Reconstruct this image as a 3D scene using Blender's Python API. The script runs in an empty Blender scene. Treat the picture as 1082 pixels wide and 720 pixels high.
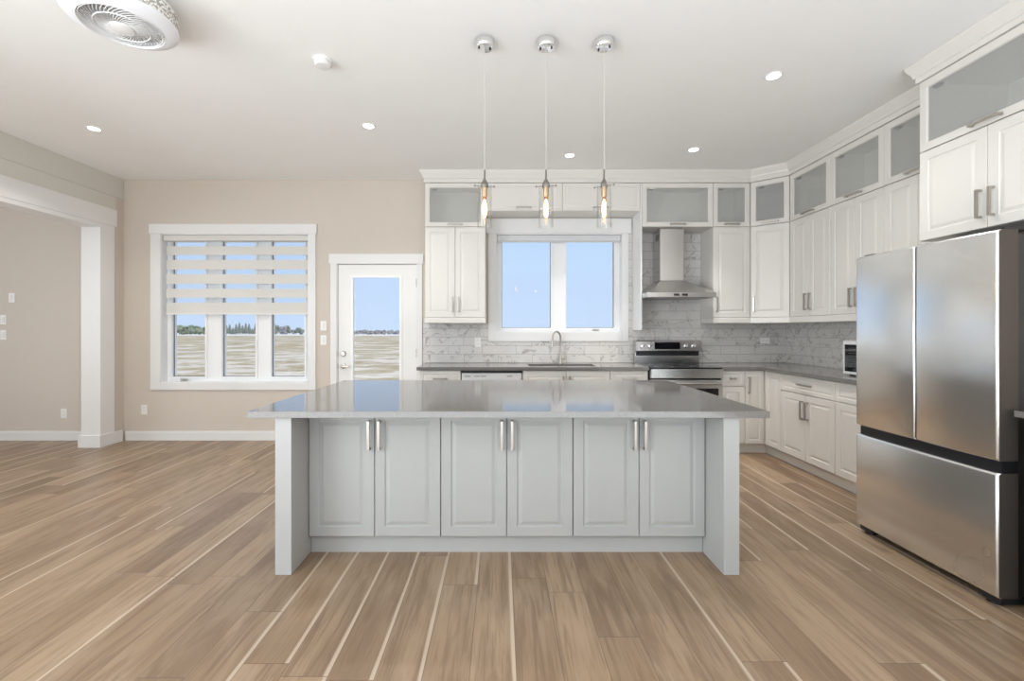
import bpy, bmesh, math, random
from mathutils import Vector, Matrix
random.seed(7)
S = bpy.context.scene
COL = S.collection
PI = math.pi

# ------------------------------------------------------------------ camera, world, lights, exposure
F, H = 478.0, 1.33                      # focal length in pixels, eye height in metres
cam_d = bpy.data.cameras.new('camera'); cam = bpy.data.objects.new('camera', cam_d); COL.objects.link(cam)
cam.location = (0, 0, H); cam.rotation_euler = (PI/2, 0, 0)
cam_d.sensor_fit = 'HORIZONTAL'; cam_d.sensor_width = 36.0; cam_d.lens = 36.0*F/1082
cam_d.shift_x = 12/1082; cam_d.shift_y = -11/1082
cam_d.clip_start = 0.05; cam_d.clip_end = 3000
S.camera = cam
vs = S.view_settings
S.display_settings.display_device = 'sRGB'
vs.view_transform = 'Standard'; vs.look = 'None'; vs.gamma = 1.0; vs.use_curve_mapping = False
vs.exposure = 0.08
try:
    S.cycles.use_denoising = True; S.cycles.max_bounces = 14; S.cycles.diffuse_bounces = 7
    S.cycles.glossy_bounces = 5; S.cycles.transparent_max_bounces = 16; S.cycles.transmission_bounces = 8
    S.cycles.sample_clamp_indirect = 6.0; S.cycles.caustics_reflective = False; S.cycles.caustics_refractive = False
except Exception:
    pass

W = bpy.data.worlds.new('sky'); S.world = W; W.use_nodes = True
wn, wl = W.node_tree.nodes, W.node_tree.links
wn.clear()
wo = wn.new('ShaderNodeOutputWorld'); wb = wn.new('ShaderNodeBackground')
wt = wn.new('ShaderNodeTexCoord'); wsx = wn.new('ShaderNodeSeparateXYZ'); wr = wn.new('ShaderNodeValToRGB')
wl.new(wt.outputs['Generated'], wsx.inputs[0]); wl.new(wsx.outputs['Z'], wr.inputs[0])
wl.new(wr.outputs[0], wb.inputs[0]); wl.new(wb.outputs[0], wo.inputs[0])
e = wr.color_ramp.elements
e[0].position = 0.0; e[0].color = (0.60, 0.75, 0.96, 1)
e[1].position = 1.0; e[1].color = (.72, .9, 1.15, 1)
m_ = wr.color_ramp.elements.new(0.22); m_.color = (0.53, 0.72, 0.98, 1)
m_ = wr.color_ramp.elements.new(0.42); m_.color = (.72, .86, 1.05, 1)
wb.inputs[1].default_value = 0.96

def lamp(name, kind, loc, rot, energy, color=(1, 1, 1), parent=None, **kw):
    d = bpy.data.lights.new(name, kind); d.energy = energy; d.color = color
    for k, v in kw.items(): setattr(d, k, v)
    o = bpy.data.objects.new(name, d); COL.objects.link(o)
    o.location = loc; o.rotation_euler = rot
    if parent: o.parent = parent
    return o
lamp('sun', 'SUN', (0, 0, 30), (0, math.radians(48), math.radians(-8)), 2.0, (1, .93, .82), angle=.01)
FILL_CLR = (0.84, 0.925, 1.0)  # cool tint of the added fill lamps
# added unseen fill lamps in the rear wall openings, standing in for daylight
lamp('rear_fill_light', 'AREA', (-2.3, -3.42, 1.45), (-PI/2-.3, 0, PI), 18, FILL_CLR, shape='RECTANGLE', size=2.6, size_y=2.1)
lamp('rear_fill_light', 'AREA', (1.5, -3.42, 1.45), (-PI/2-.3, 0, PI), 18, FILL_CLR, shape='RECTANGLE', size=2.6, size_y=2.1)
lamp('side_room_fill_light', 'AREA', (-7.5, 2.6, 1.5), (0, -PI/2, 0), 52, FILL_CLR, shape='RECTANGLE', size=1.6, size_y=2.4)  # added unseen fill for the left room, no window built there
# added unseen up-facing lamp near the floor, brightens the ceiling from behind the camera
lamp('ceiling_fill_light', 'AREA', (-1.4, -1.5, .15), (PI, 0, 0), 385, (.84, .93, 1.0), shape='RECTANGLE', size=9.0, size_y=3.0)
lamp('side_fill_light', 'AREA', (-4.45, -1.3, 1.35), (0, -PI/2, 0), 185, FILL_CLR, shape='RECTANGLE', size=2.2, size_y=3.2)  # added unseen fill at the left wall, brightens the right cabinets and fridge
DOWN = 9.5            # watts in each recessed downlight
CLR = (1.0, 0.965, 0.92)

# ------------------------------------------------------------------ materials
MATS = {}
def mat(name, col=(.8, .8, .8), rough=.5, metal=0., **kw):
    m = bpy.data.materials.new(name); m.use_nodes = True; MATS[name] = m
    b = m.node_tree.nodes['Principled BSDF']
    b.inputs['Base Color'].default_value = (*col, 1); b.inputs['Roughness'].default_value = rough
    b.inputs['Metallic'].default_value = metal
    for k, v in kw.items():
        b.inputs[k.replace('_', ' ')].default_value = v
    return m
class NB:
    def __init__(s, m): s.t = m.node_tree; s.n = s.t.nodes; s.l = s.t.links; s.b = s.n['Principled BSDF']
    def new(s, t, **kw):
        n = s.n.new(t)
        for k, v in kw.items(): setattr(n, k, v)
        return n
    def put(s, sock, v):
        if isinstance(v, bpy.types.NodeSocket): s.l.new(v, sock)
        elif isinstance(v, (tuple, list)) and sock.type == 'RGBA': sock.default_value = (*v, 1) if len(v) == 3 else v
        else: sock.default_value = v
    def math(s, op, a, b=0., c=0., clamp=False):
        n = s.new('ShaderNodeMath', operation=op, use_clamp=clamp)
        s.put(n.inputs[0], a); s.put(n.inputs[1], b); s.put(n.inputs[2], c); return n.outputs[0]
    def sep(s):
        tc = s.new('ShaderNodeTexCoord'); x = s.new('ShaderNodeSeparateXYZ'); s.l.new(tc.outputs['Object'], x.inputs[0])
        return x.outputs
    def comb(s, x, y, z=0.):
        n = s.new('ShaderNodeCombineXYZ'); s.put(n.inputs[0], x); s.put(n.inputs[1], y); s.put(n.inputs[2], z); return n.outputs[0]
    def noise(s, v, scale=5., detail=3., rough=.5, dist=0.):
        n = s.new('ShaderNodeTexNoise'); s.put(n.inputs['Vector'], v); n.inputs['Scale'].default_value = scale
        n.inputs['Detail'].default_value = detail; n.inputs['Roughness'].default_value = rough
        n.inputs['Distortion'].default_value = dist; return n.outputs['Fac']
    def white(s, v):
        n = s.new('ShaderNodeTexWhiteNoise', noise_dimensions='3D'); s.put(n.inputs['Vector'], v); return n.outputs['Value']
    def mix(s, f, a, b, mode='MIX'):
        n = s.new('ShaderNodeMix', data_type='RGBA', blend_type=mode)
        s.put(n.inputs[0], f); s.put(n.inputs[6], a); s.put(n.inputs[7], b); return n.outputs[2]
    def step(s, v, a, b):
        n = s.new('ShaderNodeMapRange', interpolation_type='SMOOTHSTEP'); s.put(n.inputs[0], v)
        n.inputs[1].default_value = a; n.inputs[2].default_value = b; return n.outputs[0]
    def bump(s, h, strength=.1, dist=.01):
        n = s.new('ShaderNodeBump'); n.inputs['Strength'].default_value = strength; n.inputs['Distance'].default_value = dist
        s.put(n.inputs['Height'], h); s.l.new(n.outputs[0], s.b.inputs['Normal'])

def painted(name, col, rough, bscale=60, bst=.04):
    m = mat(name, col, rough); q = NB(m); x = q.sep()
    v = q.comb(x[0], x[1], x[2])
    n = q.noise(v, 3., 2.)
    q.put(q.b.inputs['Base Color'], q.mix(n, tuple(c*.985 for c in col), tuple(min(1, c*1.015) for c in col)))
    q.bump(q.noise(v, bscale, 2.), bst, .004)
    return m
M_CEIL = painted('ceiling paint', (.905, .905, .895), .9, 90, .15)
M_WALL = painted('beige wall paint', (.63, .57, .505), .75)
M_BEAM = painted('greige board paint', (.65, .64, .585), .7)
M_TRIM = painted('white trim paint', (.79, .79, .785), .42)
M_CAB = painted('warm white cabinet lacquer', (.735, .715, .675), .34, 40, .02)
M_ISL = painted('shade greyed island lacquer', (.42, .43, .425), .36, 40, .02)  # white lacquer greyed in its colour to stand for shade on the island
M_VINYL = mat('white vinyl window frame', (.88, .89, .90), .35)
M_PLATE = mat('white plastic plate', (.86, .855, .84), .4)
M_SLOT = mat('dark slot', (.05, .05, .05), .5)
M_STEEL = mat('brushed stainless steel', (.62, .61, .60), .26, 1.0)
q = NB(M_STEEL); x = q.sep(); n1 = q.noise(q.comb(q.math('MULTIPLY', x[0], 3), q.math('MULTIPLY', x[1], 3), q.math('MULTIPLY', x[2], 200)), 3., 3.)
q.bump(n1, .012, .002)
M_FRIDGE = mat('fridge stainless steel', (.86, .875, .88), .2, 1.0)
M_FSIDE = mat('fridge door side', (.085, .07, .06), .5, .5)
q = NB(M_FRIDGE); x = q.sep()
q.put(q.b.inputs['Roughness'], q.math('ADD', .19, q.math('MULTIPLY', q.noise(q.comb(x[0], x[1], x[2]), 2.2, 2., .5, 0.), .12)))
M_NICKEL = mat('brushed nickel', (.50, .465, .425), .33, 1.0)
M_STEM = mat('dark satin nickel', (.27, .245, .22), .35, 1.0)
M_CHROME = mat('chrome', (.8, .8, .8), .08, 1.0)
M_BLACK = mat('black plastic', (.012, .012, .014), .35)
M_CASE = mat('dark grey fridge case', (.03, .029, .028), .45)
M_BGLASS = mat('black glass', (.008, .008, .01), .06)
M_GREYDOOR = mat('dark appliance side', (.02, .02, .022), .4)
M_FAB = mat('blind fabric', (.70, .69, .66), .85)
q = NB(M_FAB); x = q.sep(); q.bump(q.noise(q.comb(x[0], x[1], q.math('MULTIPLY', x[2], 5)), 120., 2.), .15, .002)
M_FAB.node_tree.nodes['Principled BSDF'].inputs['Subsurface Weight'].default_value = 0

def glass_mat(name, tint=(1, 1, 1), refl=1.0, rough=0.01, ior=1.5, haze=0.):
    m = bpy.data.materials.new(name); m.use_nodes = True; t = m.node_tree; t.nodes.clear()
    o = t.nodes.new('ShaderNodeOutputMaterial'); mx = t.nodes.new('ShaderNodeMixShader')
    tr = t.nodes.new('ShaderNodeBsdfTransparent'); tr.inputs[0].default_value = (*tint, 1)
    gl = t.nodes.new('ShaderNodeBsdfGlossy'); gl.inputs['Roughness'].default_value = rough
    lw = t.nodes.new('ShaderNodeLayerWeight'); lw.inputs[0].default_value = .5
    pw = t.nodes.new('ShaderNodeMath'); pw.operation = 'POWER'; pw.inputs[1].default_value = 5.; t.links.new(lw.outputs['Facing'], pw.inputs[0])
    mu = t.nodes.new('ShaderNodeMath'); mu.operation = 'MULTIPLY_ADD'; mu.inputs[1].default_value = .9*refl; mu.inputs[2].default_value = .04*refl
    mu.use_clamp = True; t.links.new(pw.outputs[0], mu.inputs[0]); t.links.new(mu.outputs[0], mx.inputs[0])
    src = tr.outputs[0]
    if haze:
        df = t.nodes.new('ShaderNodeBsdfDiffuse'); df.inputs[0].default_value = (.8, .8, .8, 1)
        m2 = t.nodes.new('ShaderNodeMixShader'); m2.inputs[0].default_value = haze
        t.links.new(tr.outputs[0], m2.inputs[1]); t.links.new(df.outputs[0], m2.inputs[2]); src = m2.outputs[0]
    t.links.new(src, mx.inputs[1]); t.links.new(gl.outputs[0], mx.inputs[2]); t.links.new(mx.outputs[0], o.inputs[0])
    return m
M_PANE = glass_mat('window glass', (.985, .99, 1.0), .2)
M_CABGLASS = glass_mat('cabinet glass', (.95, .96, .95), 1., .02, 1.5, .20)
M_SHADE = glass_mat('clear pendant glass', (.97, .97, .965), 1.)
M_SHEER = glass_mat('sheer blind fabric', (.96, .97, .98), 0., .5, 1.4, .03)
def emit(name, col, st):
    m = bpy.data.materials.new(name); m.use_nodes = True; t = m.node_tree; t.nodes.clear()
    o = t.nodes.new('ShaderNodeOutputMaterial'); em = t.nodes.new('ShaderNodeEmission')
    em.inputs[0].default_value = (*col, 1); em.inputs[1].default_value = st; t.links.new(em.outputs[0], o.inputs[0]); return m
M_LED = emit('led diffuser', (1, .95, .88), 7.)
M_FIL = emit('glowing filament', (1, .82, .58), 30.)
M_RING = mat('frosted light ring', (.83, .84, .88), .4); M_RING.node_tree.nodes['Principled BSDF'].inputs['Emission Color'].default_value = (.9, .93, 1, 1)
M_RING.node_tree.nodes['Principled BSDF'].inputs['Emission Strength'].default_value = .02
M_AMBER = glass_mat('amber bulb glass', (.95, .66, .36), 1.)

# quartz worktop
M_QUARTZ = mat('grey quartz', (.2, .19, .18), .1, IOR=1.62)
q = NB(M_QUARTZ); x = q.sep(); v = q.comb(x[0], x[1], x[2])
a = q.noise(v, 260., 2., .6); b2 = q.noise(v, 5., 3.)
c = q.mix(q.step(a, .38, .66), (.135, .128, .12), (.24, .232, .22))
q.put(q.b.inputs['Base Color'], q.mix(q.math('MULTIPLY', b2, .35), c, (.175, .17, .162)))
# plank floor, boards run away from the camera
M_FLOOR = mat('wood plank floor', (.4, .3, .2), .36)
q = NB(M_FLOOR); x = q.sep(); PW, PL = .181, 1.22
u = q.math('DIVIDE', q.math('ADD', x[0], 20.03), PW); row = q.math('FLOOR', u); fu = q.math('SUBTRACT', u, row)
off = q.math('MULTIPLY', q.white(q.comb(row, 3.3)), 7.)
w = q.math('ADD', q.math('DIVIDE', q.math('ADD', x[1], 20.), PL), off); colm = q.math('FLOOR', w); fw = q.math('SUBTRACT', w, colm)
rnd = q.white(q.comb(row, colm, 1.)); rnd2 = q.white(q.comb(row, colm, 5.)); rnd3 = q.white(q.comb(row, colm, 9.))
seed = q.math('MULTIPLY', rnd, 37.)
gy = q.math('ADD', x[1], seed)
g1 = q.noise(q.comb(q.math('MULTIPLY', x[0], 1.), q.math('MULTIPLY', gy, .07), seed), 22., 5., .62, .9)
g2 = q.noise(q.comb(q.math('MULTIPLY', x[0], 1.), q.math('MULTIPLY', gy, .035), rnd2), 120., 3., .6, .3)
g3 = q.noise(q.comb(q.math('MULTIPLY', x[0], 1.), q.math('MULTIPLY', gy, .25), seed), 5., 3., .55, 1.2)
base = q.mix(rnd, (.195, .125, .074), (.365, .255, .162))
base = q.mix(q.math('MULTIPLY', q.step(g3, .38, .68), .5), base, (.40, .295, .20))
base = q.mix(q.math('MULTIPLY', q.step(g1, .44, .66), .58), base, (.165, .106, .066))
base = q.mix(q.math('MULTIPLY', q.step(g2, .50, .70), .36), base, (.16, .104, .066))
# pale sapwood streak on one edge of some boards
edge = q.math('ADD', fu, q.math('MULTIPLY', q.math('SUBTRACT', q.noise(q.comb(0., gy, seed), 1.1, 2.), .5), .12))
streak = q.math('MULTIPLY', q.step(edge, .885, .935), q.math('GREATER_THAN', rnd2, .45))
base = q.mix(q.math('MULTIPLY', streak, .7), base, (.60, .49, .38))
jx = q.math('MINIMUM', fu, q.math('SUBTRACT', 1., fu)); jy = q.math('MINIMUM', fw, q.math('SUBTRACT', 1., fw))
joint = q.math('MAXIMUM', q.math('LESS_THAN', jx, .009), q.math('LESS_THAN', jy, .0016))
base = q.mix(q.math('MULTIPLY', joint, .65), base, (.11, .075, .05))
q.put(q.b.inputs['Base Color'], base)
q.put(q.b.inputs['Roughness'], q.math('ADD', .30, q.math('MULTIPLY', g1, .14)))
q.bump(q.math('SUBTRACT', q.math('MULTIPLY', g2, .3), joint), .12, .003)
# marble look tile, running bond; axis 0 = tiles along x, 1 = along y
def tile_mat(name, ax):
    m = mat(name, (.8, .8, .8), .16); q = NB(m); x = q.sep(); TW, TH = .41, .1035
    hz = x[ax]
    r_ = q.math('DIVIDE', q.math('SUBTRACT', x[2], .9365), TH); row = q.math('FLOOR', r_); fr = q.math('SUBTRACT', r_, row)
    sh = q.math('MULTIPLY', q.math('MODULO', q.math('ADD', row, 20.), 2.), .5)
    c_ = q.math('ADD', q.math('DIVIDE', q.math('ADD', hz, 20.1), TW), q.math('ADD', sh, q.math('MULTIPLY', q.white(q.comb(row, 2.)), .12)))
    cl = q.math('FLOOR', c_); fc = q.math('SUBTRACT', c_, cl)
    rnd = q.white(q.comb(row, cl, 3.))
    v = q.comb(q.math('ADD', hz, q.math('MULTIPLY', rnd, 23.)), q.math('ADD', x[2], q.math('MULTIPLY', rnd, 11.)), rnd)
    vn = q.noise(v, 3.2, 4., .6, .9)
    vein = q.math('SUBTRACT', 1., q.step(q.math('ABSOLUTE', q.math('SUBTRACT', vn, .5)), 0., .022))
    cloud = q.noise(v, 5., 4., .6)
    col = q.mix(q.math('MULTIPLY', q.step(cloud, .4, .75), .45), (.67, .655, .63), (.54, .525, .505))
    col = q.mix(q.math('MULTIPLY', vein, q.math('ADD', .25, q.math('MULTIPLY', q.step(cloud, .35, .6), .5))), col, (.27, .245, .225))
    col = q.mix(q.math('MULTIPLY', rnd, .12), col, (.6, .58, .56))
    gr = q.math('MAXIMUM', q.math('LESS_THAN', q.math('MINIMUM', fr, q.math('SUBTRACT', 1., fr)), .026),
                q.math('LESS_THAN', q.math('MINIMUM', fc, q.math('SUBTRACT', 1., fc)), .0062))
    q.put(q.b.inputs['Base Color'], q.mix(gr, col, (.40, .385, .37)))
    q.put(q.b.inputs['Roughness'], q.math('ADD', .14, q.math('MULTIPLY', gr, .5)))
    q.bump(q.math('SUBTRACT', 1., gr), .3, .002)
    return m
M_TILE0, M_TILE1 = tile_mat('marble tile back', 0), tile_mat('marble tile side', 1)
# dry field with snow
M_FIELD = mat('dry grass field with snow', (.5, .45, .3), .95)
q = NB(M_FIELD); x = q.sep()
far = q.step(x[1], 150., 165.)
p1 = q.noise(q.comb(q.math('MULTIPLY', x[0], .11), q.math('MULTIPLY', x[1], .13)), 1.5, 5., .6)
p2 = q.noise(q.comb(x[0], x[1]), 1.6, 5., .75)
pz = q.noise(q.comb(q.math('MULTIPLY', x[0], .45), q.math('MULTIPLY', x[1], .6)), 1.0, 5., .65)
gcol = q.mix(q.step(p2, .3, .7), (.31, .235, .13), (.52, .42, .27))
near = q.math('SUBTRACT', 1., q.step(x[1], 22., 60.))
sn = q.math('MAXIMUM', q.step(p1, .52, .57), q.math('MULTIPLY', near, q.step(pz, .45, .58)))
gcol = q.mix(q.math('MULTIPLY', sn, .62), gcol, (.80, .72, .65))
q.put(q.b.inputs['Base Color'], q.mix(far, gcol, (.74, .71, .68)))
M_FOL = mat('distant foliage', (.27, .30, .22), .9); M_FIR = mat('distant firs', (.25, .275, .235), .9)
M_BARE = mat('distant bare twigs', (.36, .34, .34), .9); M_BARK = mat('bark', (.18, .15, .12), .9)
# speckled crystal rim of the ceiling fan
M_CRYS = mat('crystal beads', (.75, .73, .70), .25)
q = NB(M_CRYS); x = q.sep(); vo = q.new('ShaderNodeTexVoronoi'); q.put(vo.inputs['Vector'], q.comb(x[0], x[1], x[2])); vo.inputs['Scale'].default_value = 75
q.put(q.b.inputs['Base Color'], q.mix(q.step(vo.outputs['Distance'], .35, .6), (.88, .87, .84), (.42, .39, .36)))

# ------------------------------------------------------------------ mesh helpers
def V(bm, *p): return bm.verts.new(p)
def add_box(bm, x0, x1, y0, y1, z0, z1, bev=0.):
    vs = [bm.verts.new((x, y, z)) for x in (x0, x1) for y in (y0, y1) for z in (z0, z1)]
    fs = [(0, 1, 3, 2), (4, 6, 7, 5), (0, 4, 5, 1), (2, 3, 7, 6), (0, 2, 6, 4), (1, 5, 7, 3)]
    faces = [bm.faces.new([vs[i] for i in f]) for f in fs]
    if bev:
        es = list({e for f in faces for e in f.edges})
        bmesh.ops.bevel(bm, geom=es, offset=bev, segments=2, profile=.6, affect='EDGES')
def add_prism(bm, poly, z0, z1):
    a = [bm.verts.new((x, y, z0)) for x, y in poly]; b = [bm.verts.new((x, y, z1)) for x, y in poly]
    n = len(poly); bm.faces.new(a[::-1]); bm.faces.new(b)
    for i in range(n): bm.faces.new((a[i], a[(i+1) % n], b[(i+1) % n], b[i]))
def add_lathe(bm, prof, c=(0, 0, 0), seg=32, axis='z', cap=True):
    rings = []
    for r, h in prof:
        ring = []
        for k in range(seg):
            t = 2*PI*k/seg; a, b = r*math.cos(t), r*math.sin(t)
            p = {'z': (a, b, h), 'y': (a, h, b), 'x': (h, a, b)}[axis]
            ring.append(bm.verts.new((c[0]+p[0], c[1]+p[1], c[2]+p[2])))
        rings.append(ring)
    for i in range(len(rings)-1):
        for k in range(seg):
            bm.faces.new((rings[i][k], rings[i][(k+1) % seg], rings[i+1][(k+1) % seg], rings[i+1][k]))
    if cap:
        for rg, pr in ((rings[0], prof[0]), (rings[-1], prof[-1])):
            if pr[0] > 1e-4: bm.faces.new(rg)
def add_tube(bm, pts, r, seg=10):
    pts = [Vector(p) for p in pts]; rings = []
    up = Vector((0, 0, 1))
    for i, p in enumerate(pts):
        d = (pts[min(i+1, len(pts)-1)] - pts[max(i-1, 0)]).normalized()
        a = d.cross(up)
        if a.length < 1e-3: a = d.cross(Vector((0, 1, 0)))
        a.normalize(); b = d.cross(a)
        if rings and i: 
            # keep the frame steady
            if a.dot(pa) < 0: a = -a; b = -b
        pa = a
        rr = r[i] if isinstance(r, (list, tuple)) else r
        rings.append([bm.verts.new(p + rr*(math.cos(2*PI*k/seg)*a + math.sin(2*PI*k/seg)*b)) for k in range(seg)])
    for i in range(len(rings)-1):
        for k in range(seg):
            bm.faces.new((rings[i][k], rings[i][(k+1) % seg], rings[i+1][(k+1) % seg], rings[i+1][k]))
    bm.faces.new(rings[0]); bm.faces.new(rings[-1])
def add_sweep(bm, prof, path):
    """closed profile (outward, z) swept along a plan path, outward = right hand side, mitred corners"""
    n = len(path); rings = []
    P = [Vector(p) for p in path]
    for i in range(n):
        ns = []
        if i: d = (P[i]-P[i-1]).normalized(); ns.append(Vector((d.y, -d.x)))
        if i < n-1: d = (P[i+1]-P[i]).normalized(); ns.append(Vector((d.y, -d.x)))
        m = sum(ns, Vector((0, 0))); m = m/len(ns)
        m = m/m.length_squared if len(ns) == 2 else m
        rings.append([bm.verts.new((P[i].x+m.x*o, P[i].y+m.y*o, z)) for o, z in prof])
    k = len(prof)
    for i in range(n-1):
        for j in range(k): bm.faces.new((rings[i][j], rings[i][(j+1) % k], rings[i+1][(j+1) % k], rings[i+1][j]))
    bm.faces.new(rings[0]); bm.faces.new(rings[-1])

def obj(name, bm, m, parent=None, loc=None, smooth=False):
    bmesh.ops.recalc_face_normals(bm, faces=bm.faces[:])
    me = bpy.data.meshes.new(name); bm.to_mesh(me); bm.free()
    me.materials.append(m)
    if smooth:
        for p in me.polygons: p.use_smooth = True
        try: me.set_sharp_from_angle(angle=math.radians(35))
        except Exception: pass
    o = bpy.data.objects.new(name, me); COL.objects.link(o)
    if parent: o.parent = parent
    if loc: o.location = loc
    return o
def boxes(name, m, bs, parent=None, bev=0., loc=None, label=None):
    bm = bmesh.new()
    for b in bs: add_box(bm, *b, bev=bev)
    o = obj(name, bm, m, parent, loc)
    if label: o['label'] = label
    return o
def tag(o, label=None, cat=None, group=None, kind=None):
    if label: o['label'] = label
    if cat: o['category'] = cat
    if group: o['group'] = group
    if kind: o['kind'] = kind
    return o
def thing(name, label, cat, loc=(0, 0, 0), rz=0., group=None):
    o = bpy.data.objects.new(name, None); COL.objects.link(o); o.empty_display_size = .1
    o.location = loc; o.rotation_euler = (0, 0, rz)
    return tag(o, label, cat, group)
def struct(name, m, bs, parent=None, bev=0.):
    o = boxes(name, m, bs, parent, bev)
    if not parent: o['kind'] = 'structure'
    return o
def copy_tree(o, parent=None):
    c = o.copy(); COL.objects.link(c)
    if parent: c.parent = parent
    for ch in list(o.children): copy_tree(ch, c)
    return c

# ------------------------------------------------------------------ room shell
YW, XR, XL, ZC = 5.457, 3.45, -4.55, 3.14
YB = -3.5; XLL = -7.6
W1 = (-4.10, -2.31, .69, 2.49)          # big window opening x0 x1 z0 z1
W2 = (-.057, 1.467, 1.30, 2.494)        # kitchen window
D1 = (-1.975, -1.005, 0.0, 2.13)        # door
def strip(x0, x1, holes, y0, y1, z0, z1):
    """wall boxes of constant y between x0 and x1 leaving holes (x0,x1,z0,z1)"""
    out = []; cur = x0
    for h in sorted(holes):
        out.append((cur, h[0], y0, y1, z0, z1))
        if h[2] > z0: out.append((h[0], h[1], y0, y1, z0, h[2]))
        if h[3] < z1: out.append((h[0], h[1], y0, y1, h[3], z1))
        cur = h[1]
    out.append((cur, x1, y0, y1, z0, z1)); return out
struct('floor', M_FLOOR, [(XLL-.2, XR+.2, YB-.2, YW+.2, -.12, 0)])
struct('ceiling', M_CEIL, [(XLL-.2, XR+.2, YB-.2, YW+.2, ZC, ZC+.2)])
struct('wall_back', M_WALL, strip(XLL, XR+.2, [W1, D1, W2], YW, YW+.2, 0, ZC))
struct('wall_right', M_WALL, [(XR, XR+.2, YB, YW, 0, ZC)])
struct('wall_left', M_WALL, [(XL-.17, XL, 5.14, YW, 0, ZC), (XL-.17, XL, 1.0, 5.14, 2.52, ZC), (XL-.17, XL, YB, 1.0, 0, ZC)])
struct('wall_far_left', M_WALL, [(XLL-.2, XLL, YB, YW, 0, ZC)])
struct('wall_front', M_WALL, strip(XLL, XR, [(-3.6, -1.0, .4, 2.5), (.2, 2.8, .4, 2.5)], YB-.2, YB, 0, ZC))
# lower board over the opening, a step proud of the board above it
struct('trim_1', M_BEAM, [(XL, XL+.018, 1.0, 5.33, 2.742, 2.895), (XL, XL+.008, 1.0, 5.45, 2.900, 3.138)])
# opening casing: header, post casing, linings, plinth
struct('trim_2', M_TRIM, [(XL, XL+.028, 1.0, 5.335, 2.545, 2.740), (XL, XL+.020, 5.12, 5.31, 0, 2.545),
    (XL-.20, XL+.0, 5.12, 5.14, 0, 2.50), (XL-.20, XL, 1.0, 5.14, 2.50, 2.52), (XL, XL+.020, 1.0, 5.12, 2.50, 2.545),
    (XL-.20, XL-.17, 5.14, 5.30, 0, 2.62)], bev=.002)
struct('trim_3', M_TRIM, [(XL-.22, XL+.035, 5.10, 5.12, 0, .14), (XL+.02, XL+.035, 5.12, 5.41, 0, .14),
                          (XL-.22, XL-.20, 5.12, 5.44, 0, .14)], bev=.003)
struct('baseboard_back', M_TRIM, [(XL+.035, -2.05, YW-.016, YW, 0, .098), (XL+.035, -2.05, YW-.011, YW, .098, .112)], bev=.002)
struct('baseboard_far_left', M_TRIM, [(XLL, XL-.17, YW-.016, YW, 0, .098), (XLL, XL-.17, YW-.011, YW, .098, .112)], bev=.002)

# windows
def window(name, O, glass, ztop_g, zbot_g, casing, head, apron):
    x0, x1, z0, z1 = O; yc = YW-.02
    cx0, cx1 = casing; hx0, hx1, hz1 = head
    w = struct(name, M_TRIM, [(x0-.0, x0+.012, YW-.01, YW+.1, z0, z1), (x1-.012, x1, YW-.01, YW+.1, z0, z1),
                              (x0, x1, YW-.01, YW+.1, z1-.012, z1), (x0, x1, YW-.01, YW+.1, z0, z0+.012)])
    boxes('casing', M_TRIM, [(cx0, x0+.006, yc, YW, apron, z1), (x1-.006, cx1, yc, YW, apron, z1),
                             (x0+.006, x1-.006, yc, YW, apron, z0+.006), (hx0, hx1, yc-.008, YW, z1, hz1)], w, bev=.002)
    ya, yb = YW+.095, YW+.17
    xs = [x0+.012] + [v for g in glass for v in g] + [x1-.012]
    bs = [(xs[i], xs[i+1], ya, yb, z0+.012, z1-.012) for i in range(0, len(xs), 2)]
    for g in glass: bs += [(g[0], g[1], ya, yb, z0+.012, zbot_g), (g[0], g[1], ya, yb, ztop_g, z1-.012)]
    boxes('window_frame', M_VINYL, bs, w)
    for g in glass:
        s = .022
        boxes('sash', M_VINYL, [(g[0]-s, g[0], ya-.018, ya, zbot_g-s, ztop_g+s), (g[1], g[1]+s, ya-.018, ya, zbot_g-s, ztop_g+s),
              (g[0], g[1], ya-.018, ya, zbot_g-s, zbot_g), (g[0], g[1], ya-.018, ya, ztop_g, ztop_g+s)], w, bev=.002)
        p = boxes('gasket', M_SLOT, [(g[0], g[0]+.005, ya+.02, ya+.03, zbot_g, ztop_g), (g[1]-.005, g[1], ya+.02, ya+.03, zbot_g, ztop_g),
              (g[0], g[1], ya+.02, ya+.03, zbot_g, zbot_g+.005)], w)
        boxes('pane', M_PANE, [(g[0], g[1], ya+.035, ya+.039, zbot_g, ztop_g)], w)
    return w
w1 = window('window_1', W1, [(-4.026, -3.617), (-3.411, -3.0), (-2.808, -2.40)], 2.42, .759, (-4.213, -2.226), (-4.224, -2.211, 2.606), .61)
w2 = window('window_2', W2, [(.012, .614), (.80, 1.39)], 2.42, 1.357, (-.148, 1.536), (-.168, 1.57, 2.672), 1.197)
for w, cx, z in ((w1, -3.86, .722), (w2, 1.17, 1.333)):
    bm = bmesh.new(); add_box(bm, cx-.05, cx+.03, YW+.062, YW+.078, z-.008, z+.006, bev=.003); add_tube(bm, [(cx+.02, YW+.066, z), (cx-.04, YW+.055, z+.004)], .005)
    obj('crank_handle', bm, M_NICKEL, w)
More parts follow.
